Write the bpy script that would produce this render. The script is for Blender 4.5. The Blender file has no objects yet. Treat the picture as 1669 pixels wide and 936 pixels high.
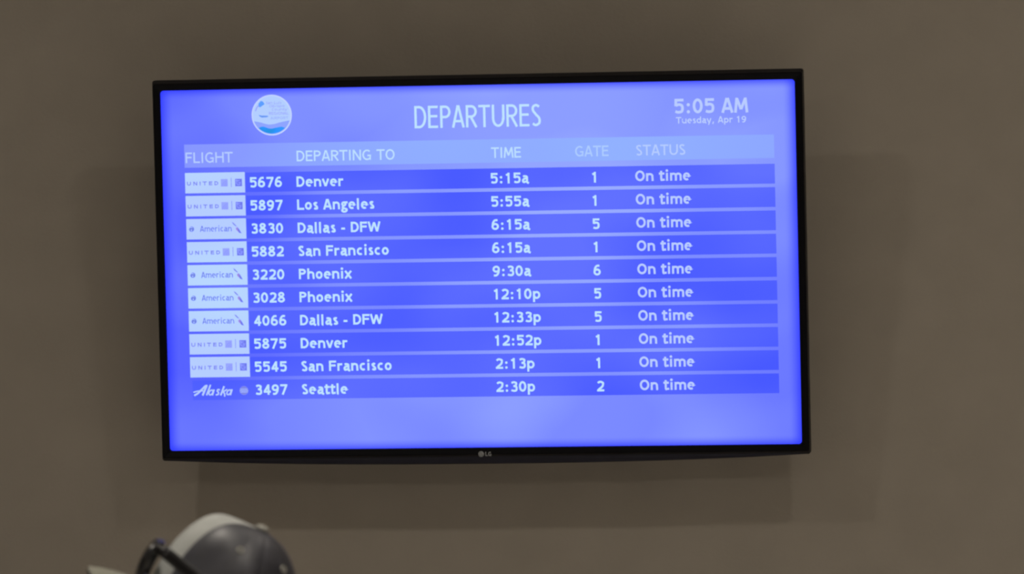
import bpy, bmesh, math, random
from mathutils import Vector, Matrix
random.seed(5)
R = math.radians
scene = bpy.context.scene

# ------------------------------------------------------------------ camera
cam = bpy.data.cameras.new('camera')
cam_o = bpy.data.objects.new('camera', cam)
scene.collection.objects.link(cam_o)
RX = Vector((0.99172548, 0.12813822, -0.0078212))
UP = Vector((0.01411672, -0.04829645, 0.99873328))
FW = Vector((-0.12759817, 0.99057965, 0.04970571))
CAM = Vector((1.585835, -12.0, 1.667062))
cam_o.matrix_world = Matrix(((RX.x, UP.x, -FW.x, CAM.x), (RX.y, UP.y, -FW.y, CAM.y),
                             (RX.z, UP.z, -FW.z, CAM.z), (0, 0, 0, 1)))
cam.sensor_width = 36.0
cam.lens = 10276.3 / 1669 * 36.0
cam.clip_end = 60
cam.dof.use_dof = True
cam.dof.focus_distance = 10.75
cam.dof.aperture_fstop = cam.lens / 22.0
scene.camera = cam_o

# ------------------------------------------------------------------ light
world = bpy.data.worlds.new('world')
scene.world = world
world.use_nodes = True
bg = world.node_tree.nodes['Background']
bg.inputs['Color'].default_value = (1.0, 0.86, 0.68, 1)
bg.inputs['Strength'].default_value = 0.10


def area_light(name, loc, size, watts, color, rot=(0, 0, 0), shape='DISK', size_y=None):
    l = bpy.data.lights.new(name, 'AREA')
    l.shape = shape
    l.size = size
    if size_y:
        l.size_y = size_y
    l.energy = watts
    l.color = color
    o = bpy.data.objects.new(name, l)
    o.location = loc
    o.rotation_euler = rot
    scene.collection.objects.link(o)
    return o


WARM = (1.0, 0.915, 0.80)
area_light('ceiling_lamp', (-1.78, -2.78, 4.75), 0.22, 15.5, WARM)     # throws the shadow to the right
area_light('ceiling_lamp', (1.78, -2.78, 4.75), 0.22, 13, WARM)       # throws the shadow to the left


def added_spot(loc, watts, cone=58):
    l = bpy.data.lights.new('added_downlight', 'SPOT')
    l.energy = watts
    l.color = WARM
    l.spot_size = R(cone)
    l.spot_blend = 0.5
    l.shadow_soft_size = 0.12
    o = bpy.data.objects.new('added_downlight', l)
    o.location = loc
    scene.collection.objects.link(o)


# broad unseen fills added further back to brighten the wall and cap
area_light('added_hall_fill', (-3.0, -9.5, 4.78), 2.4, 52, WARM, shape='RECTANGLE', size_y=1.2)
area_light('added_hall_fill', (3.6, -9.0, 4.78), 2.4, 64, WARM, shape='RECTANGLE', size_y=1.2)

# unseen spots added over the hall for floor bounce, one to light the cap
for x, y, w in ((2.8, -2.4, 1150), (-1.4, -2.9, 130), (-4.6, -2.9, 190), (6.2, -2.5, 1050), (0.2, -4.75, 240),
                (3.0, -7.0, 480), (-2.0, -7.0, 420), (0.5, -11, 440), (-5.5, -11, 400), (6, -11, 480)):
    added_spot((x, y, 4.75), w)

scene.view_settings.view_transform = 'Standard'
scene.view_settings.look = 'None'
scene.view_settings.gamma = 1.0
scene.view_settings.use_curve_mapping = False
scene.view_settings.exposure = 0.0


# ------------------------------------------------------------------ helpers
def lin(c):
    out = []
    for v in c:
        v = v / 255.0
        out.append(v / 12.92 if v <= 0.04045 else ((v + 0.055) / 1.055) ** 2.4)
    return tuple(out)


def mesh_obj(name, bm, mats, parent=None, smooth=False):
    me = bpy.data.meshes.new(name)
    bm.normal_update()
    bm.to_mesh(me)
    bm.free()
    if not isinstance(mats, (list, tuple)):
        mats = [mats]
    for m in mats:
        me.materials.append(m)
    if smooth:
        for p in me.polygons:
            p.use_smooth = True
    o = bpy.data.objects.new(name, me)
    scene.collection.objects.link(o)
    if parent:
        o.parent = parent
    return o


def tag(o, label=None, cat=None, group=None, kind=None):
    if label:
        o['label'] = label
    if cat:
        o['category'] = cat
    if group:
        o['group'] = group
    if kind:
        o['kind'] = kind
    return o


def pbr(name, col, rough=0.6, spec=0.4, noise=None, bump=None, sheen=0.0, metallic=0.0):
    m = bpy.data.materials.new(name)
    m.use_nodes = True
    nt = m.node_tree
    b = nt.nodes['Principled BSDF']
    b.inputs['Roughness'].default_value = rough
    b.inputs['Specular IOR Level'].default_value = spec
    b.inputs['Metallic'].default_value = metallic
    b.inputs['Base Color'].default_value = (*col, 1)
    if sheen:
        b.inputs['Sheen Weight'].default_value = sheen
    tc = nt.nodes.new('ShaderNodeTexCoord')
    if noise:
        n = nt.nodes.new('ShaderNodeTexNoise')
        n.inputs['Scale'].default_value = noise[0]
        n.inputs['Detail'].default_value = 5
        nt.links.new(tc.outputs['Object'], n.inputs['Vector'])
        mr = nt.nodes.new('ShaderNodeMapRange')
        mr.inputs['From Min'].default_value = 0.3
        mr.inputs['From Max'].default_value = 0.7
        nt.links.new(n.outputs['Fac'], mr.inputs['Value'])
        mix = nt.nodes.new('ShaderNodeMix')
        mix.data_type = 'RGBA'
        a = noise[1]
        mix.inputs['A'].default_value = (*[c * (1 - a) for c in col], 1)
        mix.inputs['B'].default_value = (*[c * (1 + a) for c in col], 1)
        nt.links.new(mr.outputs['Result'], mix.inputs['Factor'])
        nt.links.new(mix.outputs['Result'], b.inputs['Base Color'])
    if bump:
        n2 = nt.nodes.new('ShaderNodeTexNoise')
        n2.inputs['Scale'].default_value = bump[0]
        n2.inputs['Detail'].default_value = 4
        nt.links.new(tc.outputs['Object'], n2.inputs['Vector'])
        bp = nt.nodes.new('ShaderNodeBump')
        bp.inputs['Strength'].default_value = bump[1]
        bp.inputs['Distance'].default_value = bump[2]
        nt.links.new(n2.outputs['Fac'], bp.inputs['Height'])
        nt.links.new(bp.outputs['Normal'], b.inputs['Normal'])
    return m


BOOST = 1.22


def glow(name, deep, light=None, scale=3.0, lo=0.35, hi=0.65, edge=None, xgrad=0.0, centre=0.0):
    """A lit patch of the screen: the picture it shows goes from deep to light in soft clouds."""
    def hot(c):
        r, g, b = lin(c)
        return (r, g, b * (BOOST if c[2] >= 250 else 1.0), 1)
    m = bpy.data.materials.new(name)
    m.use_nodes = True
    nt = m.node_tree
    b = nt.nodes['Principled BSDF']
    b.inputs['Base Color'].default_value = (0.004, 0.004, 0.006, 1)
    b.inputs['Roughness'].default_value = 0.45
    b.inputs['Specular IOR Level'].default_value = 0.15
    b.inputs['Emission Strength'].default_value = 1.0
    b.inputs['Emission Color'].default_value = hot(deep)
    if light is None:
        return m
    L = nt.links.new
    tc = nt.nodes.new('ShaderNodeTexCoord')
    mp = nt.nodes.new('ShaderNodeMapping')
    mp.inputs['Location'].default_value = (0.37, 0, 0.12)
    mp.inputs['Rotation'].default_value = (0, R(25), 0)
    mp.inputs['Scale'].default_value = (1.0, 0.0, 1.5)
    L(tc.outputs['Object'], mp.inputs['Vector'])
    n = nt.nodes.new('ShaderNodeTexNoise')
    n.inputs['Scale'].default_value = scale
    n.inputs['Detail'].default_value = 1.0
    n.inputs['Roughness'].default_value = 0.4
    L(mp.outputs['Vector'], n.inputs['Vector'])
    mr = nt.nodes.new('ShaderNodeMapRange')
    mr.inputs['From Min'].default_value = lo
    mr.inputs['From Max'].default_value = hi
    L(n.outputs['Fac'], mr.inputs['Value'])
    fac = mr.outputs['Result']
    sp = nt.nodes.new('ShaderNodeSeparateXYZ')
    L(tc.outputs['Object'], sp.inputs['Vector'])

    def math_node(op, a, bb, clamp=False):
        k = nt.nodes.new('ShaderNodeMath')
        k.operation = op
        k.use_clamp = clamp
        for i, v in enumerate((a, bb)):
            if v is None:
                continue
            if isinstance(v, (int, float)):
                k.inputs[i].default_value = v
            else:
                L(v, k.inputs[i])
        return k.outputs[0]
    if xgrad or centre:
        # the picture's own backdrop: deep at the left side, pale around the top middle
        ramp = nt.nodes.new('ShaderNodeMapRange')
        ramp.interpolation_type = 'SMOOTHSTEP'
        ramp.inputs['From Min'].default_value = -0.62
        ramp.inputs['From Max'].default_value = 0.05
        L(sp.outputs['X'], ramp.inputs['Value'])
        ramp2 = nt.nodes.new('ShaderNodeMapRange')
        ramp2.interpolation_type = 'SMOOTHSTEP'
        ramp2.inputs['From Min'].default_value = 0.66
        ramp2.inputs['From Max'].default_value = 0.2
        ramp2.inputs['To Min'].default_value = 0.45
        L(sp.outputs['X'], ramp2.inputs['Value'])
        both = math_node('MULTIPLY', ramp.outputs['Result'], ramp2.outputs['Result'])
        fac = math_node('MULTIPLY', fac, 1.0 - xgrad - centre)
        fac = math_node('ADD', fac, math_node('MULTIPLY', both, xgrad))
        top = nt.nodes.new('ShaderNodeMapRange')
        top.interpolation_type = 'SMOOTHSTEP'
        top.inputs['From Min'].default_value = -0.30
        top.inputs['From Max'].default_value = 0.24
        L(sp.outputs['Z'], top.inputs['Value'])
        fac = math_node('ADD', fac, math_node('MULTIPLY', math_node('MULTIPLY', top.outputs['Result'], both), centre), True)
    mix = nt.nodes.new('ShaderNodeMix')
    mix.data_type = 'RGBA'
    mix.inputs['A'].default_value = hot(deep)
    mix.inputs['B'].default_value = hot(light)
    L(fac, mix.inputs['Factor'])
    out = mix.outputs['Result']
    if edge:
        # the panel's backlight falls off towards its rim
        ax = math_node('SUBTRACT', 0.605, math_node('ABSOLUTE', sp.outputs['X'], None))
        az = math_node('SUBTRACT', 0.344, math_node('ABSOLUTE', sp.outputs['Z'], None))
        fade = []
        for d, wid in ((ax, edge[1]), (az, edge[1] * .75)):
            er = nt.nodes.new('ShaderNodeMapRange')
            er.interpolation_type = 'SMOOTHSTEP'
            er.inputs['From Min'].default_value = -0.008
            er.inputs['From Max'].default_value = wid
            L(d, er.inputs['Value'])
            fade.append(er.outputs['Result'])
        inner = math_node('MULTIPLY', fade[0], fade[1])
        mx = nt.nodes.new('ShaderNodeMix')
        mx.data_type = 'RGBA'
        mx.inputs['A'].default_value = hot(edge[0])
        L(inner, mx.inputs['Factor'])
        L(out, mx.inputs['B'])
        out = mx.outputs['Result']
    L(out, b.inputs['Emission Color'])
    return m


# ------------------------------------------------------------------ the hall
wall_m = pbr('painted_wall', (0.392, 0.357, 0.306), 0.75, 0.25, noise=(9, 0.035), bump=(130, 0.25, 0.002))
floor_m = pbr('pale_floor', (0.46, 0.44, 0.41), 0.9, 0.1, noise=(40, 0.25))
ceil_m = pbr('ceiling_paint', (0.62, 0.58, 0.52), 0.9, 0.1, noise=(8, 0.03))


def slab(name, lo, hi, m):
    bm = bmesh.new()
    bmesh.ops.create_cube(bm, size=1)
    for v in bm.verts:
        v.co = Vector([(lo[i] + hi[i]) / 2 + v.co[i] * (hi[i] - lo[i]) for i in range(3)])
    return tag(mesh_obj(name, bm, m), kind='structure')


slab('wall_back', (-9, 0, 0), (9, 0.15, 4.8), wall_m)
slab('wall_left', (-9.15, -15, 0), (-9, 0.15, 4.8), wall_m)
slab('wall_right', (9, -15, 0), (9.15, 0.15, 4.8), wall_m)
slab('wall_front', (-9.15, -15.15, 0), (9.15, -15, 4.8), wall_m)
slab('floor', (-9.15, -15.15, -0.1), (9.15, 0.15, 0), floor_m)
slab('ceiling', (-9.15, -15.15, 4.8), (9.15, 0.15, 4.9), ceil_m)

# ------------------------------------------------------------------ television
TILT = R(7)
TVW, TVH = 1.243, 0.7283
SW, SH = 0.605, 0.344
tv = bpy.data.objects.new('television', None)
scene.collection.objects.link(tv)
tv.location = (0, -0.17, 2.3)
tv.rotation_euler = (TILT, 0, 0)
tag(tv, 'black flat television on a tilted wall mount showing a blue departures board', 'television')
TV_MW = Matrix.Translation((0, -0.17, 2.3)) @ Matrix.Rotation(TILT, 4, 'X')

bezel_m = pbr('gloss_black_plastic', (0.003, 0.003, 0.005), 0.32, 0.15, noise=(30, 0.1))
rim_grey_m = pbr('dark_grey_rim', (0.018, 0.017, 0.019), 0.45, 0.3, noise=(30, 0.1))
chin_m = pbr('satin_black_plastic', (0.020, 0.020, 0.034), 0.4, 0.25, noise=(30, 0.1))
back_m = pbr('matt_black_plastic', (0.02, 0.02, 0.022), 0.6, 0.3, noise=(30, 0.1))
steel_m = pbr('bracket_steel', (0.05, 0.05, 0.055), 0.5, 0.5, noise=(20, 0.1), metallic=0.6)
badge_m = pbr('badge_grey', (0.40, 0.42, 0.44), 0.4, 0.5, noise=(60, 0.05))


def rrect(hw, hh, y, rad, zc=0.0, n=6):
    pts = []
    for cx, cz, a0 in ((hw - rad, hh - rad, 0), (-hw + rad, hh - rad, 90), (-hw + rad, -hh + rad, 180), (hw - rad, -hh + rad, 270)):
        for i in range(n + 1):
            a = R(a0 + 90 * i / n)
            pts.append(Vector((cx + rad * math.cos(a), y, cz + rad * math.sin(a) + zc)))
    return pts


def loft(bm, loops, cap0=False, cap1=False, flip=False):
    rows = [[bm.verts.new(p) for p in l] for l in loops]
    n = len(rows[0])
    for a, b in zip(rows[:-1], rows[1:]):
        for i in range(n):
            f = [a[i], a[(i + 1) % n], b[(i + 1) % n], b[i]]
            bm.faces.new(f[::-1] if flip else f)
    if cap0:
        bm.faces.new(rows[0])
    if cap1:
        bm.faces.new(rows[-1][::-1])
    bmesh.ops.recalc_face_normals(bm, faces=bm.faces)


bm = bmesh.new()
hw, hh = TVW / 2, TVH / 2
loft(bm, [rrect(hw - .004, hh - .004, .030, .004), rrect(hw, hh, .026, .005), rrect(hw, hh, .007, .005),
          rrect(hw - .0015, hh - .006, .0006, .004), rrect(hw - .003, hh - .0075, -.0008, .004),
          rrect(SW + .0015, SH + .0015, .0016, .005), rrect(SW + .0005, SH + .0005, .0042, .004),
          rrect(SW - .004, SH - .004, .006, .004)])
bm.faces.ensure_lookup_table()
for f in bm.faces[28 * 1:28 * 3]:
    f.material_index = 1
mesh_obj('bezel', bm, [bezel_m, rim_grey_m], tv)

# the curved lip along the lower edge
bm = bmesh.new()
NL = 60
rows = []
for i in range(NL + 1):
    t = i / NL * 2 - 1
    x = t * (hw - .012)
    d = 0.0125 * (1 - abs(t) ** 2.4) ** 0.9 if abs(t) < 1 else 0.0
    z0 = -hh + .004
    rows.append([bm.verts.new(p) for p in ((x, .004, z0), (x, .0045, -hh - d * .25), (x, .0065, -hh - d * .8), (x, .010, -hh - d),
                                           (x, .020, -hh - d), (x, .025, z0))])
for a, b in zip(rows[:-1], rows[1:]):
    for k in range(6):
        bm.faces.new((a[k], a[(k + 1) % 6], b[(k + 1) % 6], b[k]))
bm.faces.new(rows[0])
bm.faces.new(rows[-1][::-1])
bmesh.ops.recalc_face_normals(bm, faces=bm.faces)
mesh_obj('bottom_trim', bm, chin_m, tv, smooth=False)

bm = bmesh.new()
loft(bm, [rrect(hw - .006, hh - .006, .027, .006), rrect(hw - .012, hh - .012, .036, .01),
          rrect(hw - .10, hh - .10, .052, .03, -.02), rrect(hw - .12, hh - .12, .060, .03, -.03)], True, True)
mesh_obj('back_housing', bm, back_m, tv)

# wall mount behind it: wall plate, two arms, cross rail
inv = TV_MW.inverted()


def box_into(bm, lo, hi, mat=None):
    g = bmesh.ops.create_cube(bm, size=1)
    for v in g['verts']:
        v.co = Vector([(lo[i] + hi[i]) / 2 + v.co[i] * (hi[i] - lo[i]) for i in range(3)])
        if mat is not None:
            v.co = mat @ v.co
    return g['verts']


bm = bmesh.new()
box_into(bm, (-.30, -.018, 2.20), (.30, 0.0, 2.24), inv)
box_into(bm, (-.30, -.018, 2.36), (.30, 0.0, 2.40), inv)
box_into(bm, (-.30, -.012, 2.20), (-.24, 0.0, 2.40), inv)
box_into(bm, (.24, -.012, 2.20), (.30, 0.0, 2.40), inv)
for x in (-.2, .2):
    box_into(bm, (x - .02, .059, -.20), (x + .02, .068, .16))
    box_into(bm, (x - .004, -.13, 2.21), (x + .004, -.01, 2.25), inv)
    box_into(bm, (x - .004, -.13, 2.35), (x + .004, -.01, 2.39), inv)
mesh_obj('wall_bracket', bm, steel_m, tv)

# ---------- the picture on the screen
bg_m = glow('board_backdrop', (85, 97, 255), (154, 173, 255), 3.2, .39, .62, edge=((44, 58, 255), .024), xgrad=.45, centre=.28)
head_m = glow('board_header_band', (134, 150, 255), (145, 177, 255), 2.2, .4, .6, xgrad=.5, centre=.3)
bar_m = glow('board_row', (70, 88, 255), (96, 112, 255), 3.2, .32, .68)
gap_m = glow('board_row_line', (134, 150, 255), (146, 162, 255), 3.2)
tile_m = glow('board_tile', (181, 205, 255), (186, 220, 255), 3.0)
white_m = glow('board_text', (190, 226, 255))
lav_m = glow('board_status_text', (184, 203, 255))
dim_m = glow('board_flight_heading', (180, 203, 255))
dim2_m = glow('board_gate_heading', (172, 203, 255))
head_t = glow('board_heading', (188, 222, 255))
logo_m = glow('tile_lettering', (126, 136, 230))
logo2_m = glow('tile_lettering_blue', (114, 132, 228))
sq_m = glow('tile_square_pale', (152, 166, 250))
sq2_m = glow('tile_square_dark', (112, 122, 236))
red_m = glow('tile_mark_mauve', (160, 140, 226))
disc_m = glow('emblem_disc', (184, 212, 255), (178, 206, 255))
rim_m = glow('emblem_rim', (196, 212, 255))
bay_m = glow('emblem_bay', (142, 164, 252))
wave_m = glow('emblem_wave', (36, 146, 226), (48, 150, 255), 22, .4, .6)
peak_m = glow('emblem_peak', (92, 158, 255))
plane_m = glow('emblem_plane', (104, 152, 240))
etext_m = glow('emblem_text', (150, 172, 236))
pur_m = glow('emblem_lavender', (150, 160, 240))


# stroke lettering: cap height 100, x height 73; every glyph is (advance, strokes)
def arc(cx, cy, rx, ry, a0, a1, n=18):
    return [(cx + rx * math.cos(R(a0 + (a1 - a0) * i / n)), cy + ry * math.sin(R(a0 + (a1 - a0) * i / n))) for i in range(n + 1)]


def spl(*p, n=6):
    out = []
    q = [p[0]] + list(p) + [p[-1]]
    for k in range(1, len(q) - 2):
        p0, p1, p2, p3 = q[k - 1], q[k], q[k + 1], q[k + 2]
        for i in range(n):
            t = i / n
            out.append(tuple(0.5 * (2 * p1[j] + (p2[j] - p0[j]) * t + (2 * p0[j] - 5 * p1[j] + 4 * p2[j] - p3[j]) * t * t
                                    + (3 * p1[j] - p0[j] - 3 * p2[j] + p3[j]) * t ** 3) for j in (0, 1)))
    out.append(p[-1])
    return out


ADV_B = dict(zip('ADEFGHILMNOPRSTUWC abcdefghijklmnoprstuvxy0123456789:,-'.replace('j', ''), [0] * 60))
ADV_B.update({'A': 633, 'D': 643, 'E': 569, 'F': 583, 'G': 671, 'H': 684, 'I': 278, 'L': 552, 'M': 745, 'N': 667, 'O': 703, 'P': 586,
              'R': 610, 'S': 511, 'T': 611, 'U': 677, 'W': 884, 'C': 611, ' ': 301, 'a': 532, 'b': 581, 'c': 511, 'd': 580, 'e': 574,
              'f': 370, 'g': 501, 'h': 592, 'i': 298, 'k': 547, 'l': 295, 'm': 859, 'n': 590, 'o': 565, 'p': 582, 'r': 427, 's': 430,
              't': 396, 'u': 590, 'v': 528, 'x': 551, 'y': 533, ':': 367, ',': 367, '-': 367})
for c in '0123456789':
    ADV_B[c] = 586
ADV_R = dict(ADV_B)
ADV_R.update({'A': 590, 'D': 613, 'E': 536, 'F': 525, 'G': 676, 'H': 654, 'I': 279, 'L': 506, 'M': 709, 'N': 638, 'O': 674, 'P': 558,
              'R': 582, 'S': 481, 'T': 581, 'U': 648})


def glyph(ch, s, adv):
    w = adv[ch] * .1397
    h = s / 2
    lb, rb = 7.0, 5.0
    a, b = lb + h, w - rb - h
    c = w / 2
    T, B, X = 100 - h, h, 75 - h
    S = []
    if ch == '0':
        S = [arc(c, 50, c - a + 1, 50 - h, 0, 360, 32)]
    elif ch == '1':
        k = c + 4
        S = [[(k, 100), (k, 0)], [(a + 4, 78), (k + h * .6, T - 3)]]
    elif ch == '2':
        S = [spl((a + 1, 78), (a + 9, T - 4), (c, T), (b - 4, T - 8), (b - 1, 70), (b - 9, 46), (a + 12, 22), (a + 2, B)), [(a - h + 1, B), (b + h, B)]]
    elif ch == '3':
        S = [spl((a + 2, T - 7), (c - 4, T), (b - 8, T - 5), (b - 4, 76), (b - 11, 58), (c - 5, 54)),
             spl((c - 5, 54), (b - 7, 49), (b - 1, 30), (b - 8, 12), (c - 5, B), (a, B + 6))]
    elif ch == '4':
        k = w * .68
        S = [[(k, 100), (k, 0)], [(k - h * .4, T - 2), (a, 31)], [(a - h * .8, 30), (b + h + 1, 30)]]
    elif ch == '5':
        S = [[(a + 3, T), (b + h - 2, T)], [(a + 5, 100), (a + 3, 50)],
             spl((a + 3, 54), (c, 61), (b - 6, 54), (b - 1, 34), (b - 8, 14), (c - 6, B), (a, B + 6))]
    elif ch in '69':
        S = [arc(c, 33, c - a + 1, 33 - h, 0, 360, 26), spl((b - 3, T + 1), (c - 2, 90), (a + 5, 68), (a, 36))]
        if ch == '9':
            S = [[(w - x, 100 - y) for x, y in l] for l in S]
    elif ch == '7':
        S = [[(a - h, T), (b + h, T)], [(b + 1, T), (a + 13, 0)]]
    elif ch == '8':
        S = [arc(c, 76, (c - a) * .84, 24 - h * .8, 0, 360, 24), arc(c, 29, c - a + 1, 29 - h, 0, 360, 26)]
    elif ch == ':':
        for y in (h * 1.25, 70 - h * 1.25):
            S.append(arc(c, y, h * .22, h * .22, 0, 360, 12))
    elif ch == ',':
        S = [[(c + 3, 22), (c - 6, -16)]]
    elif ch == '-':
        S = [[(7, 36), (w - 7, 36)]]
    elif ch == 'A':
        S = [[(h + 1, 0), (c - h * .25, 100)], [(w - h - 1, 0), (c + h * .25, 100)], [(w * .25, 29), (w * .75, 29)]]
    elif ch == 'D':
        S = [[(a, 0), (a, 100)], [(a, T), (c - 6, T)] + arc(c - 6, 50, b - c + 6, 50 - h, 88, -88, 22) + [(c - 6, B), (a, B)]]
    elif ch == 'E':
        S = [[(a, 0), (a, 100)], [(a, T), (b + h, T)], [(a, 53), (b + h - 4, 53)], [(a, B), (b + h, B)]]
    elif ch == 'F':
        S = [[(a, 0), (a, 100)], [(a, T), (b + h, T)], [(a, 53), (b + h - 5, 53)]]
    elif ch in 'GC':
        k = arc(c + 4, 50, c + 4 - a, 50 - h, 48, 312, 26)
        S = [k + ([(b - 2, 12), (b - 2, 46)] if ch == 'G' else [])]
        if ch == 'G':
            S.append([(c + 6, 44), (b - 2 + h, 44)])
    elif ch == 'H':
        S = [[(a, 0), (a, 100)], [(b, 0), (b, 100)], [(a, 53), (b, 53)]]
    elif ch == 'I':
        S = [[(c, 0), (c, 100)]]
    elif ch == 'L':
        S = [[(a, 0), (a, 100)], [(a, B), (b + h + 3, B)]]
    elif ch == 'M':
        S = [[(a - 4, 0), (a + 7, 100)], [(b + 4, 0), (b - 7, 100)], [(a + 7, 97), (c, 22)], [(b - 7, 97), (c, 22)]]
    elif ch == 'N':
        S = [[(a, 0), (a, 100)], [(b, 0), (b, 100)], [(a + 1, 97), (b - 1, 3)]]
    elif ch == 'O':
        S = [arc(c, 50, c - a + 2, 50 - h, 0, 360, 32)]
    elif ch in 'PR':
        S = [[(a, 0), (a, 100)], [(a, T), (c, T)] + arc(c, 71.5, b - c - 1, 28.5 - h, 88, -88, 16) + [(c, 43 + h), (a, 43 + h)]]
        if ch == 'R':
            S.append([(c - 2, 46), (b + h * .4, 0)])
    elif ch == 'S':
        S = [spl((b - 1, T - 7), (c + 2, T), (a + 4, T - 7), (a + 3, 71), (c - 1, 54), (b - 2, 36), (b - 2, 15), (c - 2, B), (a, B + 7))]
    elif ch == 'T':
        S = [[(2, T), (w - 2, T)], [(c, T), (c, 0)]]
    elif ch == 'U':
        S = [[(a, 100), (a, 38)] + arc(c, 38, c - a, 38 - h, 180, 360, 18) + [(b, 38), (b, 100)]]
    elif ch == 'W':
        S = [[(h - 1, 100), (w * .27, 4)], [(w * .27, 4), (c, 92)], [(c, 92), (w * .73, 4)], [(w * .73, 4), (w - h + 1, 100)]]
    elif ch == 'a':
        S = [spl((a + 1, X - 4), (c - 4, X), (b - 8, X - 5), (b - 5, 50)) + [(b - 5, 24)] + spl((b - 5, 22), (b - 4, 7), (b + h + 3, 1)),
             spl((b - 5, 44), (c - 2, 42), (a + 2, 32), (a, 19), (a + 6, B), (c - 2, B + 2), (b - 6, 18))]
    elif ch in 'bdp':
        k = [[(a, 103), (a, 0)], arc(c + 1, 37.5, c + 1 - a, 37.5 - h, 0, 360, 24)]
        if ch == 'd':
            k = [[(w - x, y) for x, y in l] for l in k]
        if ch == 'p':
            k = [[(a, 74), (a, -29)], k[1]]
        S = k
    elif ch == 'c':
        S = [arc(c + 5, 37.5, c + 5 - a, 37.5 - h, 52, 308, 20)]
    elif ch == 'e':
        S = [[(a, 40), (b + 1, 40)] + arc(c, 37.5, c - a + 1, 37.5 - h, 4, 305, 24)]
    elif ch == 'f':
        S = [[(c - 4, 0), (c - 4, 70)] + spl((c - 4, 78), (c + 2, 94), (w + 2, 97)), [(2, 68), (w - 3, 68)]]
    elif ch == 'g':
        S = [arc(c - 3, 50, (c - a) * .86, 25 - h, 0, 360, 22), [(c + 2, X), (w - 1, X + 1)],
             spl((a + 9, 28), (a + 3, 17), (c, 8), (b + 2, 0), (b + 1, -16), (c, -24), (a, -18), (a, -4), (a + 10, 4))]
    elif ch in 'hnmr':
        if ch == 'h':
            S = [[(a, 103), (a, 0)], [(a, 50)] + arc(c, 45, c - a, 30 - h, 160, 0, 14) + [(b, 0)]]
        elif ch == 'n':
            S = [[(a, 74), (a, 0)], [(a, 50)] + arc(c, 45, c - a, 30 - h, 160, 0, 14) + [(b, 0)]]
        elif ch == 'm':
            q = (b - a) / 4
            S = [[(a, 74), (a, 0)], [(a, 50)] + arc(a + q, 47, q, 28 - h, 160, 0, 12) + [(a + 2 * q, 0)],
                 [(a + 2 * q, 50)] + arc(a + 3 * q, 47, q, 28 - h, 160, 0, 12) + [(b, 0)]]
        else:
            S = [[(a, 74), (a, 0)], spl((a, 48), (a + 8, X - 4), (b + h, X - 1))]
    elif ch == 'i':
        S = [[(c, 74), (c, 0)], arc(c, 95, h * .25, h * .25, 0, 360, 12)]
    elif ch == 'k':
        S = [[(a, 103), (a, 0)], [(b, 74), (a + 2, 36)], [(a + 8, 44), (b + 3, 0)]]
    elif ch == 'l':
        S = [[(c - 2, 103), (c - 2, 14)] + spl((c - 2, 12), (c, 4), (c + 8, 2))]
    elif ch == 'o':
        S = [arc(c, 37.5, c - a + 1, 37.5 - h, 0, 360, 26)]
    elif ch == 's':
        S = [spl((b, X - 4), (c + 2, X), (a + 3, X - 5), (a + 4, 52), (c, 40), (b - 2, 27), (b - 1, 12), (c - 2, B), (a, B + 5))]
    elif ch == 't':
        S = [[(c - 5, 94), (c - 5, 22)] + spl((c - 5, 20), (c - 2, 8), (c + 6, B - 1), (w - 1, B + 2)), [(1, 68), (w - 3, 68)]]
    elif ch == 'u':
        S = [[(a, 74), (a, 28)] + arc(c, 30, c - a, 30 - h, 180, 340, 14), [(b, 74), (b, 0)]]
    elif ch == 'v':
        S = [[(h, 74), (c, 2)], [(w - h, 74), (c, 2)]]
    elif ch == 'x':
        S = [[(h, 74), (w - h, 0)], [(w - h, 74), (h, 0)]]
    elif ch == 'y':
        S = [[(h, 74), (c, 4)], [(w - h, 74), (c - 8, -28)]]
    return w, S


def stroke(bm, pts, wid, y, mi=0):
    """a flat ribbon of constant width along pts (x, z), facing the viewer"""
    q = [Vector(pts[0])]
    for p in pts[1:]:
        if (Vector(p) - q[-1]).length > 1e-6:
            q.append(Vector(p))
    closed = len(q) > 3 and (q[0] - q[-1]).length < 1e-5
    if closed:
        q = q[:-1]
    n = len(q)
    if n < 2:
        return
    L, Rr = [], []
    for i in range(n):
        p0 = q[i - 1] if (i > 0 or closed) else None
        p1 = q[(i + 1) % n] if (i < n - 1 or closed) else None
        d0 = (q[i] - p0).normalized() if p0 is not None else None
        d1 = (p1 - q[i]).normalized() if p1 is not None else None
        d0 = d0 if d0 is not None else d1
        d1 = d1 if d1 is not None else d0
        m = d0 + d1
        m = m.normalized() if m.length > 1e-6 else d1
        nn = Vector((-m.y, m.x))
        k = nn.dot(Vector((-d1.y, d1.x)))
        r = wid / 2 / max(k, .5)
        L.append(bm.verts.new((q[i].x + nn.x * r, y, q[i].y + nn.y * r)))
        Rr.append(bm.verts.new((q[i].x - nn.x * r, y, q[i].y - nn.y * r)))
    for i in range(n if closed else n - 1):
        j = (i + 1) % n
        f = bm.faces.new((L[i], Rr[i], Rr[j], L[j]))
        f.material_index = mi


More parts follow.
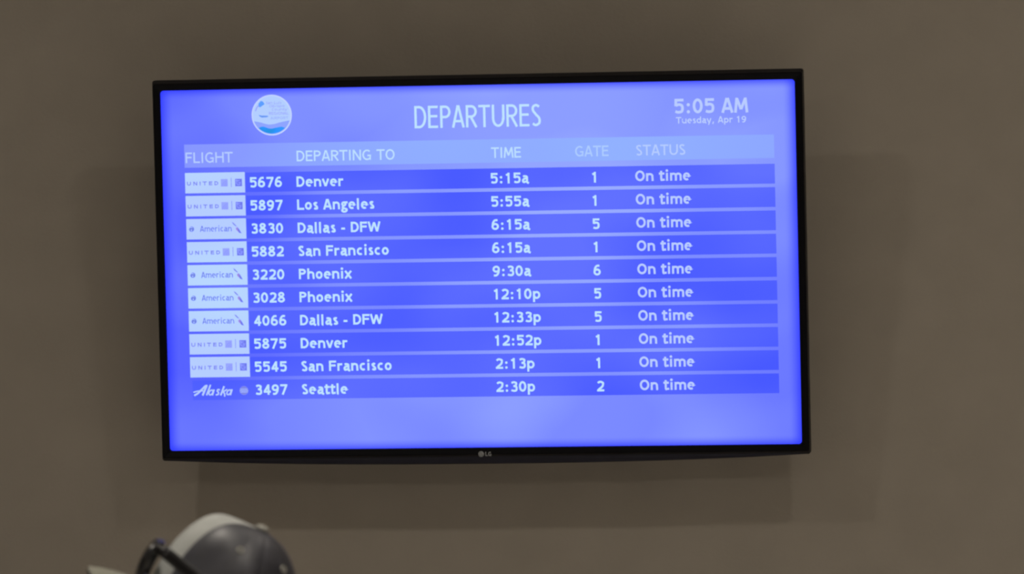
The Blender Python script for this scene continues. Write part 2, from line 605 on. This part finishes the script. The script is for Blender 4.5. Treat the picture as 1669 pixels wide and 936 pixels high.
def text(bm, s, x0, base, cap, wid, y, x1=None, bold=True, mi=0, skew=0.0, space=0.0, sx=None):
    """s from x0 on the baseline base, millimetres; stretched to end at x1 if given"""
    adv = ADV_B if bold else ADV_R
    cur, all_ = 0.0, []
    su = wid / cap * 100
    for ch in s:
        if ch == ' ':
            cur += adv[ch] * .1397 + space
            continue
        w, S = glyph(ch, su, adv)
        for l in S:
            all_.append([(cur + px, pz) for px, pz in l])
        cur += w + space
    lo = min(p[0] for l in all_ for p in l) - su / 2
    hi = max(p[0] for l in all_ for p in l) + su / 2
    k = sx if sx else cap / 100
    if x1 is not None:
        k = (x1 - x0) / (hi - lo)
    off = -lo * k
    for l in all_:
        stroke(bm, [((x0 + off + px * k + skew * pz * cap / 100) * .001, (base + pz * cap / 100) * .001) for px, pz in l], wid * .001, y, mi)


def quad(bm, x0, z0, x1, z1, y, mi=0, rad=0.0):
    if rad:
        pts = rrect((x1 - x0) / 2000, (z1 - z0) / 2000, y, rad / 1000, 0, 3)
        vs = [bm.verts.new((p.x + (x0 + x1) / 2000, y, p.z + (z0 + z1) / 2000)) for p in pts]
        f = bm.faces.new(vs)
    else:
        f = bm.faces.new([bm.verts.new((x * .001, y, z * .001)) for x, z in ((x0, z0), (x1, z0), (x1, z1), (x0, z1))])
    f.material_index = mi


def poly(bm, pts, y, mi=0):
    f = bm.faces.new([bm.verts.new((x * .001, y, z * .001)) for x, z in pts])
    f.material_index = mi


Y0 = .0042           # the panel's face behind the bezel
Y1, Y2, Y3, Y4 = Y0 - .0004, Y0 - .0008, Y0 - .0012, Y0 - .0016
bm = bmesh.new()
pts = rrect(SW + .0005, SH + .0005, Y0, .006, 0, 6)
bm.faces.new([bm.verts.new(p) for p in pts])
screen = mesh_obj('screen', bm, bg_m, tv)
screen['label'] = 'lit blue display panel'


def lettering(name, mats, build, label=None):
    bm = bmesh.new()
    build(bm)
    bmesh.ops.recalc_face_normals(bm, faces=bm.faces)
    for f in bm.faces:
        if f.normal.y > 0:
            f.normal_flip()
    o = mesh_obj(name, bm, mats, screen)
    if label:
        o['label'] = label
    return o


lettering('header_band', head_m, lambda bm: quad(bm, -562.5, 197, 564.5, 241.3, Y1))
lettering('title_lettering', white_m, lambda bm: text(bm, 'DEPARTURES', -117.3, 264.6, 42.3, 4.6, Y1, x1=122.6, bold=False, space=5))


def clock(bm):
    text(bm, '5:05 AM', 376.8, 283.7, 28.0, 5.1, Y1, x1=517.2)


lettering('clock_lettering', lav_m, clock)
lettering('date_lettering', lav_m, lambda bm: text(bm, 'Tuesday, Apr 19', 378.8, 265.0, 12.2, 2.2, Y1, x1=512.8))
for s, x0, x1, m in (('FLIGHT', -560.2, -467.4, dim_m), ('DEPARTING TO', -346.0, -157.6, head_t), ('TIME', 25.5, 85.4, head_t),
                     ('GATE', 187.2, 252.3, dim2_m), ('STATUS', 303.0, 396.3, dim_m)):
    lettering('heading_lettering', m, lambda bm: text(bm, s, x0, 205.8, 20.2, 3.0, Y2, x1=x1, bold=False))

FLIGHTS = [('united', '5676', 'Denver', '5:15a', '1'), ('united', '5897', 'Los Angeles', '5:55a', '1'),
           ('american', '3830', 'Dallas - DFW', '6:15a', '5'), ('united', '5882', 'San Francisco', '6:15a', '1'),
           ('american', '3220', 'Phoenix', '9:30a', '6'), ('american', '3028', 'Phoenix', '12:10p', '5'),
           ('american', '4066', 'Dallas - DFW', '12:33p', '5'), ('united', '5875', 'Denver', '12:52p', '1'),
           ('united', '5545', 'San Francisco', '2:13p', '1'), ('alaska', '3497', 'Seattle', '2:30p', '2')]
PITCH = 44.05


def united_tile(bm, z):
    text(bm, 'UNITED', -559.0, z - 4.6, 7.4, 1.75, Y3, x1=-498.0, mi=1, space=26)
    quad(bm, -493.2, z - 7.4, -480.0, z + 6.8, Y3, 2)
    for k in range(3):
        stroke(bm, [(p[0] * .001, p[1] * .001) for p in arc(-480.0, z - 7.4, 4 + 3.4 * k, 4 + 3.4 * k, 95, 175, 8)], .0007, Y4, 1)
    quad(bm, -473.7, z - 8.4, -472.6, z + 8.8, Y3, 1)
    quad(bm, -465.6, z - 7.4, -452.4, z + 6.8, Y3, 3)
    stroke(bm, [((-459 + p[0]) * .001, (z + p[1]) * .001) for p in arc(0, -.5, 4.0, 4.0, 60, 330, 14)], .0013, Y4, 2)
    quad(bm, -459.6, z - 1.2, -454.4, z + .2, Y4, 2)
    quad(bm, -464.4, z + 2.6, -461.6, z + 5.4, Y4, 2)


def american_tile(bm, z):
    poly(bm, [(-552.2 + 5.1 * math.cos(R(i * 18)), z + .2 + 5.1 * math.sin(R(i * 18))) for i in range(20)], Y3, 1)
    stroke(bm, [((-552.2 + p[0]) * .001, (z + .2 + p[1]) * .001) for p in arc(-1.6, 1.4, 3.2, 2.2, 20, 200, 8)], .0011, Y4, 0)
    quad(bm, -553.2, z - 3.4, -551.6, z - .4, Y4, 0)
    text(bm, 'American', -536.0, z - 5.1, 11.2, 1.75, Y3, x1=-474.6, bold=False, mi=1)
    poly(bm, [(-474.2, z + 12.6), (-470.6, z + 11.0), (-464.4, z + 4.2), (-467.4, z + 4.6), (-471.4, z + 8.2)], Y3, 2)
    poly(bm, [(-466.6, z + 1.6), (-463.2, z + 3.0), (-460.4, z - 2.2), (-460.6, z - 7.6), (-466.2, z - 2.4)], Y3, 4)
    poly(bm, [(-463.2, z + 2.6), (-460.2, z - 1.0), (-455.6, z - 9.2), (-460.9, z - 8.0), (-462.4, z - 3.0)], Y4, 3)


def alaska_mark(bm, z):
    b0 = z - 10.2
    k = lambda pts: [(x * .001, (b0 + y) * .001) for x, y in pts]
    stroke(bm, k(spl((-556, 0.4), (-549, 4.2), (-541, 11.5), (-533, 19.2))), .0036, Y2)
    stroke(bm, k([(-530.6, 20.4), (-539.6, 0.2)]), .0040, Y2)
    stroke(bm, k(spl((-557.4, 6.4), (-549, 8.6), (-538, 9.2))), .0024, Y2)
    stroke(bm, k([(-523.6, 20.6), (-532, 0.4)]), .0032, Y2)

    def slant_a(x):
        stroke(bm, k([(x + 10.4, 11.6), (x + 6.6, .2)]), .0032, Y2)
        stroke(bm, k([(p[0] + .36 * p[1], p[1]) for p in arc(x + 1.9, 5.8, 3.6, 4.6, 0, 360, 18)]), .0026, Y2)
    slant_a(-527.4)
    stroke(bm, k(spl((-505.8, 10.4), (-509.4, 11.2), (-511, 8.4), (-508.6, 5.6), (-509.8, 2.0), (-514.2, 1.2))), .003, Y2)
    stroke(bm, k([(-497.4, 17.6), (-504.6, 0)]), .0036, Y2)
    stroke(bm, k([(-491.6, 11.4), (-501.0, 6.0)]), .0028, Y2)
    stroke(bm, k(spl((-499.8, 6.6), (-497, 3), (-497.0, -2.4))), .0030, Y2)
    slant_a(-492.6)
    poly(bm, [(-459.3 + 8.6 * math.cos(R(i * 15)), z - 1.4 + 8.6 * math.sin(R(i * 15))) for i in range(24)], Y2, 1)
    for dz, hwid in ((2.6, 7.0), (-.2, 8.0), (-3.0, 7.2)):
        quad(bm, -459.3 - hwid, z - 1.4 + dz - .5, -459.3 + hwid, z - 1.4 + dz + .5, Y3, 0)


for i, (air, num, dest, tm, gate) in enumerate(FLIGHTS):
    z = 167.4 - PITCH * i
    x0 = -445.5 if air != 'alaska' else -558.6
    lettering('flight_bar', bar_m, lambda bm: quad(bm, x0, z - 18.7, 564.8, z + 18.7, Y1))

    base = z - 10.1
    lettering('flight_number_lettering', white_m, lambda bm: text(bm, num, -437.8, base, 19.8, 3.9, Y2, sx=.198))
    lettering('destination_lettering', white_m, lambda bm: text(bm, dest, -347.4, base, 19.8, 3.9, Y2, sx=.198))
    lettering('time_lettering', white_m, lambda bm: text(bm, tm, 24.5, base, 20.2, 3.9, Y2, sx=.203))
    lettering('gate_lettering', white_m, lambda bm: text(bm, gate, 217.0, base - 1.2, 20.2, 3.9, Y2, sx=.198))
    lettering('status_lettering', lav_m, lambda bm: text(bm, 'On time', 300.4, base, 20.2, 4.0, Y2, x1=405.2))
    if air != 'alaska':
        lettering('airline_tile', tile_m, lambda bm: quad(bm, -562.3, z - 19.3, -446.8, z + 19.7, Y2))
    if air == 'united':
        lettering('airline_logo', [tile_m, logo_m, sq_m, sq2_m], lambda bm: united_tile(bm, z + .2))
    elif air == 'american':
        lettering('airline_logo', [tile_m, logo2_m, logo_m, sq2_m, red_m], lambda bm: american_tile(bm, z + .2))
    else:
        lettering('airline_logo', [dim_m, logo_m, lav_m], lambda bm: alaska_mark(bm, z))


def emblem(bm):
    cx, cz, r = -391.8, 294.6, 38.8
    circ = lambda rr, n=64: [(cx + rr * math.cos(R(i * 360 / n)), cz + rr * math.sin(R(i * 360 / n))) for i in range(n)]
    poly(bm, circ(r), Y1, 1)
    poly(bm, circ(r - 2.4), Y2, 0)
    rr = r - 2.6
    ch = lambda zz: math.sqrt(max(rr * rr - zz * zz, 0))
    # the bay: wavy top, round bottom
    top = spl((-ch(-11), -11), (-22, -13.5), (-8, -17.5), (4, -17), (16, -14), (ch(-11), -10.5))
    bot = [(rr * math.cos(R(t)), rr * math.sin(R(t))) for t in range(-18, -163, -8)]
    poly(bm, [(cx + x, cz + zz) for x, zz in top + bot], Y3, 2)
    top = spl((-26, -24), (-17, -21.5), (-4, -25.5), (8, -24), (18, -22.5), (26, -25))
    bot = [(rr * .97 * math.cos(R(t)), rr * .97 * math.sin(R(t))) for t in range(-48, -136, -6)]
    poly(bm, [(cx + x, cz + zz) for x, zz in top + bot], Y4, 3)
    poly(bm, [(cx + x, cz + zz) for x, zz in ((-25, 22), (-20, 27.5), (-16, 26), (-13, 21), (-17, 18.5), (-22, 15), (-25, 17))], Y3, 4)
    stroke(bm, [((cx + x) * .001, (cz + zz) * .001) for x, zz in spl((-31, 8), (-28, 15), (-24, 19))], .002, Y3, 7)
    poly(bm, [(cx + x, cz + zz) for x, zz in ((-25, 1), (-20, -.5), (-8, -1), (-6, -2.5), (-10, -4), (-19, -4.4), (-23, -2.6))], Y3, 5)
    for s, x0, x1, zb, cap in (('San Luis', -11, 19, 25, 5.0), ('Obispo', -5, 25, 19, 5.0), ('County', 0, 30, 12.4, 5.0)):
        text(bm, s, cx + x0, cz + zb - 4, cap, .75, Y3, x1=cx + x1, bold=False, mi=7, skew=.2)
    text(bm, 'REGIONAL', cx - 5, cz + .6, 5.4, .8, Y3, x1=cx + 33, bold=False, mi=7)
    text(bm, 'AIRPORT', cx - 2.5, cz - 8.2, 5.0, .8, Y3, x1=cx + 32.5, bold=False, mi=6)


lettering('airport_logo', [disc_m, rim_m, bay_m, wave_m, peak_m, plane_m, etext_m, pur_m], emblem, 'round white emblem with blue bay and wave')

# maker's badge on the lower bezel
bm = bmesh.new()
poly(bm, [(-5.0 + 5.4 * math.cos(R(i * 15)), -356.6 + 5.4 * math.sin(R(i * 15))) for i in range(24)], -.0012)
text(bm, 'LG', 3.0, -360.6, 8.0, 1.5, -.0012, x1=15.0)
stroke(bm, [((-5 + p[0]) * .001, (-356.6 + p[1]) * .001) for p in arc(0, 0, 3.7, 3.7, 90, 360, 14)], .0006, -.0015, 1)
quad(bm, -5.4, -358.6, -4.7, -354.6, -.0015, 1)
for f in bm.faces:
    f.normal_update()
    if f.normal.y > 0:
        f.normal_flip()
o = mesh_obj('maker_logo', bm, [badge_m, bezel_m], tv)
o['label'] = 'small grey maker badge on lower bezel'

# ------------------------------------------------------------------ the traveller in front
YAW, PITCHUP = R(7), R(26)
F0 = (-RX * math.cos(YAW) + Vector((FW.x, FW.y, 0)).normalized() * math.sin(YAW))
F0.z = 0
F0.normalize()
U0 = Vector((0, 0, 1))
L0 = U0.cross(F0)
FC = F0 * math.cos(PITCHUP) + U0 * math.sin(PITCHUP)
UC = U0 * math.cos(PITCHUP) - F0 * math.sin(PITCHUP)
CROWN = Vector((0.2740, -4.4982, 1.6830))
CAPO = CROWN - UC * 0.040
FEET = Vector((CAPO.x, CAPO.y, 0)) - F0 * 0.015
P_MW = Matrix(((F0.x, L0.x, 0, FEET.x), (F0.y, L0.y, 0, FEET.y), (0, 0, 1, 0), (0, 0, 0, 1)))
C_MW = Matrix(((FC.x, L0.x, UC.x, CAPO.x), (FC.y, L0.y, UC.y, CAPO.y), (FC.z, L0.z, UC.z, CAPO.z), (0, 0, 0, 1)))
C_IN_P = P_MW.inverted() @ C_MW          # cap frame inside the person's frame

skin_m = pbr('skin', (0.50, 0.33, 0.25), 0.55, 0.4, noise=(30, 0.06))
hair_m = pbr('dark_hair', (0.03, 0.022, 0.018), 0.6, 0.4, noise=(150, 0.4), bump=(300, .6, .003))
jacket_m = pbr('navy_jacket', (0.03, 0.035, 0.05), 0.8, 0.2, noise=(60, 0.2), bump=(400, .3, .001))
jeans_m = pbr('dark_jeans', (0.04, 0.05, 0.08), 0.85, 0.2, noise=(80, 0.2))
shoe_m = pbr('shoe_leather', (0.05, 0.035, 0.025), 0.5, 0.4, noise=(40, 0.2))
iris_m = pbr('brown_iris', (0.03, 0.018, 0.012), 0.15, 0.5, noise=(60, 0.2))
eye_m = pbr('eye_white', (0.75, 0.73, 0.70), 0.2, 0.5, noise=(20, 0.03))
capf_m = pbr('pale_grey_twill', (0.40, 0.415, 0.405), 0.8, 0.25, noise=(55, 0.08), bump=(900, .25, .0006))
capr_m = pbr('charcoal_twill', (0.038, 0.039, 0.050), 0.46, 0.5, noise=(45, 0.22), bump=(700, .2, .0006))
brim_m = pbr('pale_brim_cloth', (0.23, 0.23, 0.19), 0.8, 0.25, noise=(55, 0.08))
under_m = pbr('dark_brim_underside', (0.03, 0.03, 0.033), 0.8, 0.25, noise=(55, 0.1))
knob_m = pbr('cap_button_cloth', (0.34, 0.34, 0.31), 0.8, 0.25, noise=(55, 0.08))
frame_m = pbr('black_glasses_frame', (0.006, 0.006, 0.008), 0.3, 0.5, noise=(40, 0.1))
lens_m = pbr('smoked_lens', (0.42, 0.44, 0.45), 0.06, 0.5, noise=(20, 0.05))
lens_m.node_tree.nodes['Principled BSDF'].inputs['Transmission Weight'].default_value = 0.9
lens_m.node_tree.nodes['Principled BSDF'].inputs['IOR'].default_value = 1.1


def capsule(bm, p0, r0, p1, r1):
    """closed tapered limb segment with rounded ends; radii may be (depth, width)"""
    p0, p1 = Vector(p0), Vector(p1)
    r0 = r0 if isinstance(r0, tuple) else (r0, r0)
    r1 = r1 if isinstance(r1, tuple) else (r1, r1)
    d = (p1 - p0).normalized()
    s2 = Vector((0, 1, 0)) - d * d.y
    if s2.length < .2:
        s2 = Vector((1, 0, 0)) - d * d.x
    s2.normalize()
    s1 = s2.cross(d)
    loops = []
    for end, p, r in ((0, p0, r0), (1, p1, r1)):
        for k in range(6):
            q = math.pi / 2 * (k / 6 if end else (6 - k - .5) / 6)
            if end and k == 0:
                q = 0
            off = d * (math.sin(q) * min(r) * (1 if end else -1))
            loops.append([p + off + s1 * r[0] * math.cos(q) * math.cos(t) + s2 * r[1] * math.cos(q) * math.sin(t)
                          for t in [2 * math.pi * i / 20 for i in range(20)]])
    part = bmesh.new()
    loft(part, loops, True, True)
    add_bm(bm, part)


def skin_chain(joints, edges, root):
    bm = bmesh.new()
    for i, j in edges:
        capsule(bm, joints[i][0], joints[i][1], joints[j][0], joints[j][1])
    return bm


def add_bm(dst, src, mat=None):
    me = bpy.data.meshes.new('tmp')
    if mat is not None:
        src.transform(mat)
    src.to_mesh(me)
    src.free()
    dst.from_mesh(me)
    bpy.data.meshes.remove(me)


neck_base = C_IN_P @ Vector((-.03, 0, -.06))
hz = 1.0
J, Eg = [], []


def jt(p, r, prev=None):
    J.append((tuple(p), r))
    if prev is not None:
        Eg.append((prev, len(J) - 1))
    return len(J) - 1


pel = jt((0, 0, .93), (.115, .155))
sp1 = jt((.0, 0, 1.06), (.10, .135), pel)
sp2 = jt((.01, 0, 1.20), (.115, .15), sp1)
sp3 = jt((-.005, 0, 1.335), (.10, .16), sp2)
nk = jt((-.015, 0, 1.42), (.06, .065), sp3)
nk2 = jt((neck_base.x * .6 - .005, 0, 1.50), (.055, .056), nk)
jt((neck_base.x, 0, neck_base.z), (.055, .055), nk2)
for s in (1, -1):
    sr = jt((-.01, .07 * s, 1.385), .062)
    sh = jt((-.01, .158 * s, 1.365), .060, sr)
    el = jt((-.03, .235 * s, 1.10), .043, sh)
    fo = jt((.02, .25 * s, .97), .036, el)
    wr = jt((.06, .245 * s, .855), .026, fo)
    jt((.072, .243 * s, .80), (.016, .036), wr)
    hr = jt((0, .075 * s, .93), .095)
    hp = jt((0, .09 * s, .84), .088, hr)
    kn = jt((.01, .10 * s, .50), .058, hp)
    cf = jt((-.012, .105 * s, .33), .055, kn)
    an = jt((-.015, .11 * s, .085), .036, cf)
    hl = jt((-.02, .11 * s, .045), .040, an)
    jt((.13, .125 * s, .036), (.034, .042), hl)
body = bmesh.new()
add_bm(body, skin_chain(J, Eg, 0))
for s in (1, -1):                                   # fingers and thumbs, slightly curled
    for k, (dx, ln) in enumerate(((.030, .070), (.010, .078), (-.010, .073), (-.028, .058))):
        p0 = Vector((.072 + dx * .75, .243 * s, .815))
        p1 = Vector((.074 + dx, .241 * s, .765))
        p2 = p1 + Vector((.004, -.006 * s, -ln * .45))
        p3 = p2 + Vector((.004, -.014 * s, -ln * .38))
        add_bm(body, skin_chain([(p0, .009), (p1, .0088), (p2, .008), (p3, .0065)], [(0, 1), (1, 2), (2, 3)], 0))
    add_bm(body, skin_chain([(Vector((.085, .240 * s, .835)), .011), (Vector((.118, .232 * s, .805)), .0098),
                             (Vector((.128, .224 * s, .768)), .008)], [(0, 1), (1, 2)], 0))
# head, in the cap's frame
head = bmesh.new()
prof = [(-.137, .052, .018, .018), (-.128, .046, .036, .034), (-.105, .030, .062, .052), (-.075, .014, .080, .064), (-.045, .005, .089, .071),
        (-.015, .001, .090, .0735), (.02, .0, .0865, .0735), (.055, -.003, .078, .066), (.085, -.004, .062, .050), (.104, -.005, .034, .028)]
loft(head, [[Vector((cx + rx * math.cos(2 * math.pi * i / 40), ry * math.sin(2 * math.pi * i / 40), z)) for i in range(40)] for z, cx, rx, ry in prof], True, True)


def blob(bm, c, r, seg=16):
    g = bmesh.ops.create_uvsphere(bm, u_segments=seg, v_segments=seg // 2 + 2, radius=1)
    for v in g['verts']:
        v.co = Vector((c[0] + v.co.x * r[0], c[1] + v.co.y * r[1], c[2] + v.co.z * r[2]))


blob(head, (.100, 0, -.052), (.016, .010, .026))     # nose
blob(head, (.106, 0, -.066), (.016, .016, .010))
blob(head, (.091, 0, -.096), (.013, .026, .0075))     # lips
blob(head, (.088, 0, -.112), (.013, .023, .0075))
blob(head, (.080, .034, -.012), (.014, .026, .008))  # brows
blob(head, (.080, -.034, -.012), (.014, .026, .008))
for s in (1, -1):
    blob(head, (-.008, .079 * s, -.045), (.018, .010, .032))
add_bm(body, head, C_IN_P)
person = mesh_obj('person', body, [skin_m])
dgm = person.modifiers.new('remesh', 'REMESH')
dgm.mode = 'VOXEL'
dgm.voxel_size = .0055
sm = person.modifiers.new('smooth', 'SMOOTH')
sm.iterations = 3
sm.factor = .5
dg = bpy.context.evaluated_depsgraph_get()
me = bpy.data.meshes.new_from_object(person.evaluated_get(dg))
person.modifiers.clear()
person.data = me
me.materials.clear()
whole = bmesh.new()                      # keep the one outer skin, drop closed pockets inside it
whole.from_mesh(me)
left = set(whole.verts)
best = set()
while left:
    seed = left.pop()
    isl, todo = {seed}, [seed]
    while todo:
        for e in todo.pop().link_edges:
            for v in e.verts:
                if v in left:
                    left.discard(v)
                    isl.add(v)
                    todo.append(v)
    if len(isl) > len(best):
        best = isl
bmesh.ops.delete(whole, geom=[v for v in whole.verts if v not in best], context='VERTS')
whole.to_mesh(me)
whole.free()
me.materials.append(skin_m)
for p in me.polygons:
    p.use_smooth = True
person.matrix_world = P_MW
tag(person, 'person in a grey and charcoal baseball cap, head tilted back and turned left', 'person')
P_IN_C = C_IN_P.inverted()


def garment(name, m, test, off):
    src = bmesh.new()
    src.from_mesh(me)
    src.normal_update()
    dead = [f for f in src.faces if not test(f.calc_center_median())]
    bmesh.ops.delete(src, geom=dead, context='FACES')
    for v in src.verts:
        v.co += v.normal * off
    o = mesh_obj(name, src, m, person, smooth=True)
    so = o.modifiers.new('thickness', 'SOLIDIFY')
    so.thickness = off * .6
    so.offset = -1
    return o


arm = lambda c: abs(c.y) > .19 and c.z < 1.2
garment('jacket', jacket_m, lambda c: (c.z > .90 and c.z < 1.455 and not (arm(c) and c.z < .90)) or (arm(c) and c.z > .865), .009)
garment('trousers', jeans_m, lambda c: c.z > .085 and c.z < .97 and not arm(c), .006)
garment('shoe', shoe_m, lambda c: c.z < .11 and c.y > 0, .005)
garment('shoe', shoe_m, lambda c: c.z < .11 and c.y < 0, .005)


def hair_zone(c):
    q = P_IN_C @ c
    return c.z > 1.46 and q.z > -.085 and q.x < .01 - max(0, -q.z) * .25 and q.z < .012


garment('hair', hair_m, hair_zone, .0035)
for s in (1, -1):
    bm = bmesh.new()
    blob(bm, (.082, .033 * s, -.034), (.010, .014, .010), 20)
    bm.transform(C_IN_P)
    e = mesh_obj('eye', bm, eye_m, person, smooth=True)
    bm = bmesh.new()
    blob(bm, (.0898, .033 * s, -.033), (.0032, .0052, .0052), 16)
    bm.transform(C_IN_P)
    mesh_obj('iris', bm, iris_m, e, smooth=True)

# ---------- baseball cap
CA, CB, CH = .092, .082, .121


def crown_pt(phi, t):
    c, s = math.cos(phi), math.sin(phi)
    front = max(0.0, c) ** 1.2
    p = 2.05 + 0.75 * front
    r = max(0.0, 1 - t ** p) ** (1 / p)
    x, y, z = CA * c * r, CB * s * r, CH * t
    x -= .004 * (1 - r)
    z += .006 * front ** 3 * math.sin(math.pi * min(1, r ** 1.6)) ** 2
    # seams between the panels pull in a little
    deg = abs(math.degrees(phi)) % 360
    for sd in (46, 116, 180):
        d = abs(deg - sd)
        k = math.exp(-(d / 2.2) ** 2) * .0013 * (r > .12)
        x -= c * k
        y -= s * k
    # soft dents in the unlined rear panels
    if deg > 46:
        k = .0045 * math.exp(-((deg - 72) / 13) ** 2 - ((t - .50) / .22) ** 2) + .0035 * math.exp(-((deg - 138) / 12) ** 2 - ((t - .55) / .2) ** 2) \
            - .0040 * math.exp(-((deg - 108) / 11) ** 2 - ((t - .62) / .2) ** 2)
        x -= c * k
        y -= s * k
    return Vector((x, y, z))


bm = bmesh.new()
NS, NR = 144, 36
rows = []
for j in range(NR):
    t = math.sin(j / NR * math.pi / 2)
    rows.append([bm.verts.new(crown_pt(-math.pi + 2 * math.pi * i / NS, t)) for i in range(NS)])
top = bm.verts.new((-.004, 0, CH + .0002))
for j in range(NR - 1):
    for i in range(NS):
        f = bm.faces.new((rows[j][i], rows[j][(i + 1) % NS], rows[j + 1][(i + 1) % NS], rows[j + 1][i]))
        deg = abs(-180 + 360 * (i + .5) / NS)
        f.material_index = 0 if deg < 46 else 1
for i in range(NS):
    f = bm.faces.new((rows[-1][i], rows[-1][(i + 1) % NS], top))
    f.material_index = 0 if abs(-180 + 360 * (i + .5) / NS) < 46 else 1
bm.transform(C_IN_P)
cap = mesh_obj('baseball_cap', bm, [capf_m, capr_m], person, smooth=True)
so = cap.modifiers.new('cloth', 'SOLIDIFY')
so.thickness = .0018
so.offset = -1
cap['label'] = 'baseball cap with pale grey front and charcoal rear panels'

bm = bmesh.new()
blob(bm, (-.004, 0, CH + .002), (.0085, .0085, .0045), 20)
bm.transform(C_IN_P)
mesh_obj('cap_button', bm, knob_m, cap, smooth=True)


def eyelet(deg, t):
    p = crown_pt(R(deg), t)
    q = crown_pt(R(deg + 2), t) - p
    w = crown_pt(R(deg), t + .02) - p
    n = q.cross(w).normalized()
    if n.dot(p) < 0:
        n = -n
    bm = bmesh.new()
    rot = n.to_track_quat('Z', 'Y').to_matrix()
    loops = []
    for k in range(8):
        a = 2 * math.pi * k / 8
        loops.append([p + rot @ Vector(((.0036 + .0013 * math.cos(a)) * math.cos(b), (.0036 + .0013 * math.cos(a)) * math.sin(b), .0012 * math.sin(a)))
                      for b in [2 * math.pi * i / 20 for i in range(20)]])
    loft(bm, loops + [loops[0]])
    bmesh.ops.remove_doubles(bm, verts=bm.verts, dist=1e-6)
    bm.transform(C_IN_P)
    mesh_obj('cap_eyelet', bm, knob_m, cap, smooth=True)


for dg_ in (88, 148, -88, -148):
    eyelet(dg_, .76)


def brim_pt(u, w):
    yi, yo = .077 * u, .086 * u
    xi = CA * math.sqrt(max(0, 1 - (yi / CB) ** 2)) - .004
    xo = .036 + .132 * math.sqrt(max(0, 1 - u * u * .985))
    x = xi + (xo - xi) * w
    y = yi + (yo - yi) * w
    drop = .030 * abs(u) ** 2.0 * (1 - .15 * w) + .012 * w * w
    return Vector((x, y, .003 - drop * (.35 + .65 * w)))


bm = bmesh.new()
NU, NW = 48, 12
up = [[bm.verts.new(brim_pt(-1 + 2 * i / NU, j / NW)) for j in range(NW + 1)] for i in range(NU + 1)]
dn = [[bm.verts.new(brim_pt(-1 + 2 * i / NU, j / NW) - Vector((0, 0, .0035))) for j in range(NW + 1)] for i in range(NU + 1)]
for i in range(NU):
    for j in range(NW):
        bm.faces.new((up[i][j], up[i + 1][j], up[i + 1][j + 1], up[i][j + 1])).material_index = 0
        bm.faces.new((dn[i][j], dn[i][j + 1], dn[i + 1][j + 1], dn[i + 1][j])).material_index = 1
    for j in (0, NW):
        bm.faces.new((up[i][j], up[i + 1][j], dn[i + 1][j], dn[i][j])).material_index = 1
bmesh.ops.recalc_face_normals(bm, faces=bm.faces)
bm.transform(C_IN_P)
mesh_obj('brim', bm, [brim_m, under_m], cap, smooth=True)

# ---------- sunglasses pushed up onto the cap
GP = R(40)
FB = Vector((-RX.x, -RX.y, 0)).normalized()          # they sit a touch askew of the cap
LB = U0.cross(FB)
FG = FB * math.cos(GP) + U0 * math.sin(GP)
UG = U0 * math.cos(GP) - FB * math.sin(GP)
GW, GZ = .087, .020                                   # half width, hinge height above the lens centre
HINGE = Vector((0.1897, -4.5115, 1.7461)) - FW * .088 - RX * .0020 - UP * .0018  # the near hinge, on the side towards the camera
GO = HINGE - LB * GW - UG * GZ
G_MW = Matrix(((FG.x, LB.x, UG.x, GO.x), (FG.y, LB.y, UG.y, GO.y), (FG.z, LB.z, UG.z, GO.z), (0, 0, 0, 1)))
glasses = bpy.data.objects.new('sunglasses', None)
scene.collection.objects.link(glasses)
glasses.matrix_world = G_MW
tag(glasses, 'black sunglasses pushed up onto the front of the grey baseball cap', 'sunglasses')


def tube(bm, pts, rw, rh, closed=False, side=Vector((0, 0, 1))):
    n = len(pts)
    loops = []
    for i, p in enumerate(pts):
        d = (pts[(i + 1) % n] - pts[i - 1]) if closed else (pts[min(i + 1, n - 1)] - pts[max(i - 1, 0)])
        d.normalize()
        s1 = d.cross(side)
        if s1.length < 1e-4:
            s1 = d.cross(Vector((0, 1, 0)))
        s1.normalize()
        s2 = s1.cross(d)
        k = [(math.cos(2 * math.pi * a / 10), math.sin(2 * math.pi * a / 10)) for a in range(10)]
        loops.append([p + s1 * rw * c + s2 * rh * s for c, s in k])
    if closed:
        loft(bm, loops + [loops[0]])
        bmesh.ops.remove_doubles(bm, verts=bm.verts, dist=1e-7)
    else:
        loft(bm, loops, True, True)


def lens_curve(s, k=1.0):
    out = []
    for i in range(40):
        a = 2 * math.pi * i / 40
        c, q = math.cos(a), math.sin(a)
        y = .038 + .0335 * k * math.copysign(abs(c) ** .75, c)
        z = .0225 * k * math.copysign(abs(q) ** .75, q) - .001
        out.append(Vector((.003 - 1.0 * y * y - 8 * z * z + .17 * (z - .016), y * s, z)))
    return out


bm = bmesh.new()
for s in (1, -1):
    tube(bm, lens_curve(s), .0042, .0046, True, Vector((1, 0, 0)))
tube(bm, [Vector((.0, -.009, .010)), Vector((.002, 0, .013)), Vector((.0, .009, .010))], .003, .003)
for s in (1, -1):
    tube(bm, [Vector((-.008, .066 * s, .016)), Vector((-.011, .075 * s, .019)), Vector((-.020, GW * s, GZ))], .0045, .005)
mesh_obj('frame', bm, frame_m, glasses, smooth=True)
for s in (1, -1):
    bm = bmesh.new()
    bm.faces.new([bm.verts.new(p) for p in lens_curve(s, .97)])
    o = mesh_obj('lens', bm, lens_m, glasses)
    so = o.modifiers.new('thickness', 'SOLIDIFY')
    so.thickness = .002
for s in (1, -1):
    bm = bmesh.new()
    tube(bm, [Vector((-.015 - .132 * t, (GW + .002 + .014 * t) * s, GZ - .018 * max(0, t - .72) / .28)) for t in [i / 14 for i in range(15)]], .0028, .0082)
    mesh_obj('temple_arm', bm, frame_m, glasses, smooth=True)
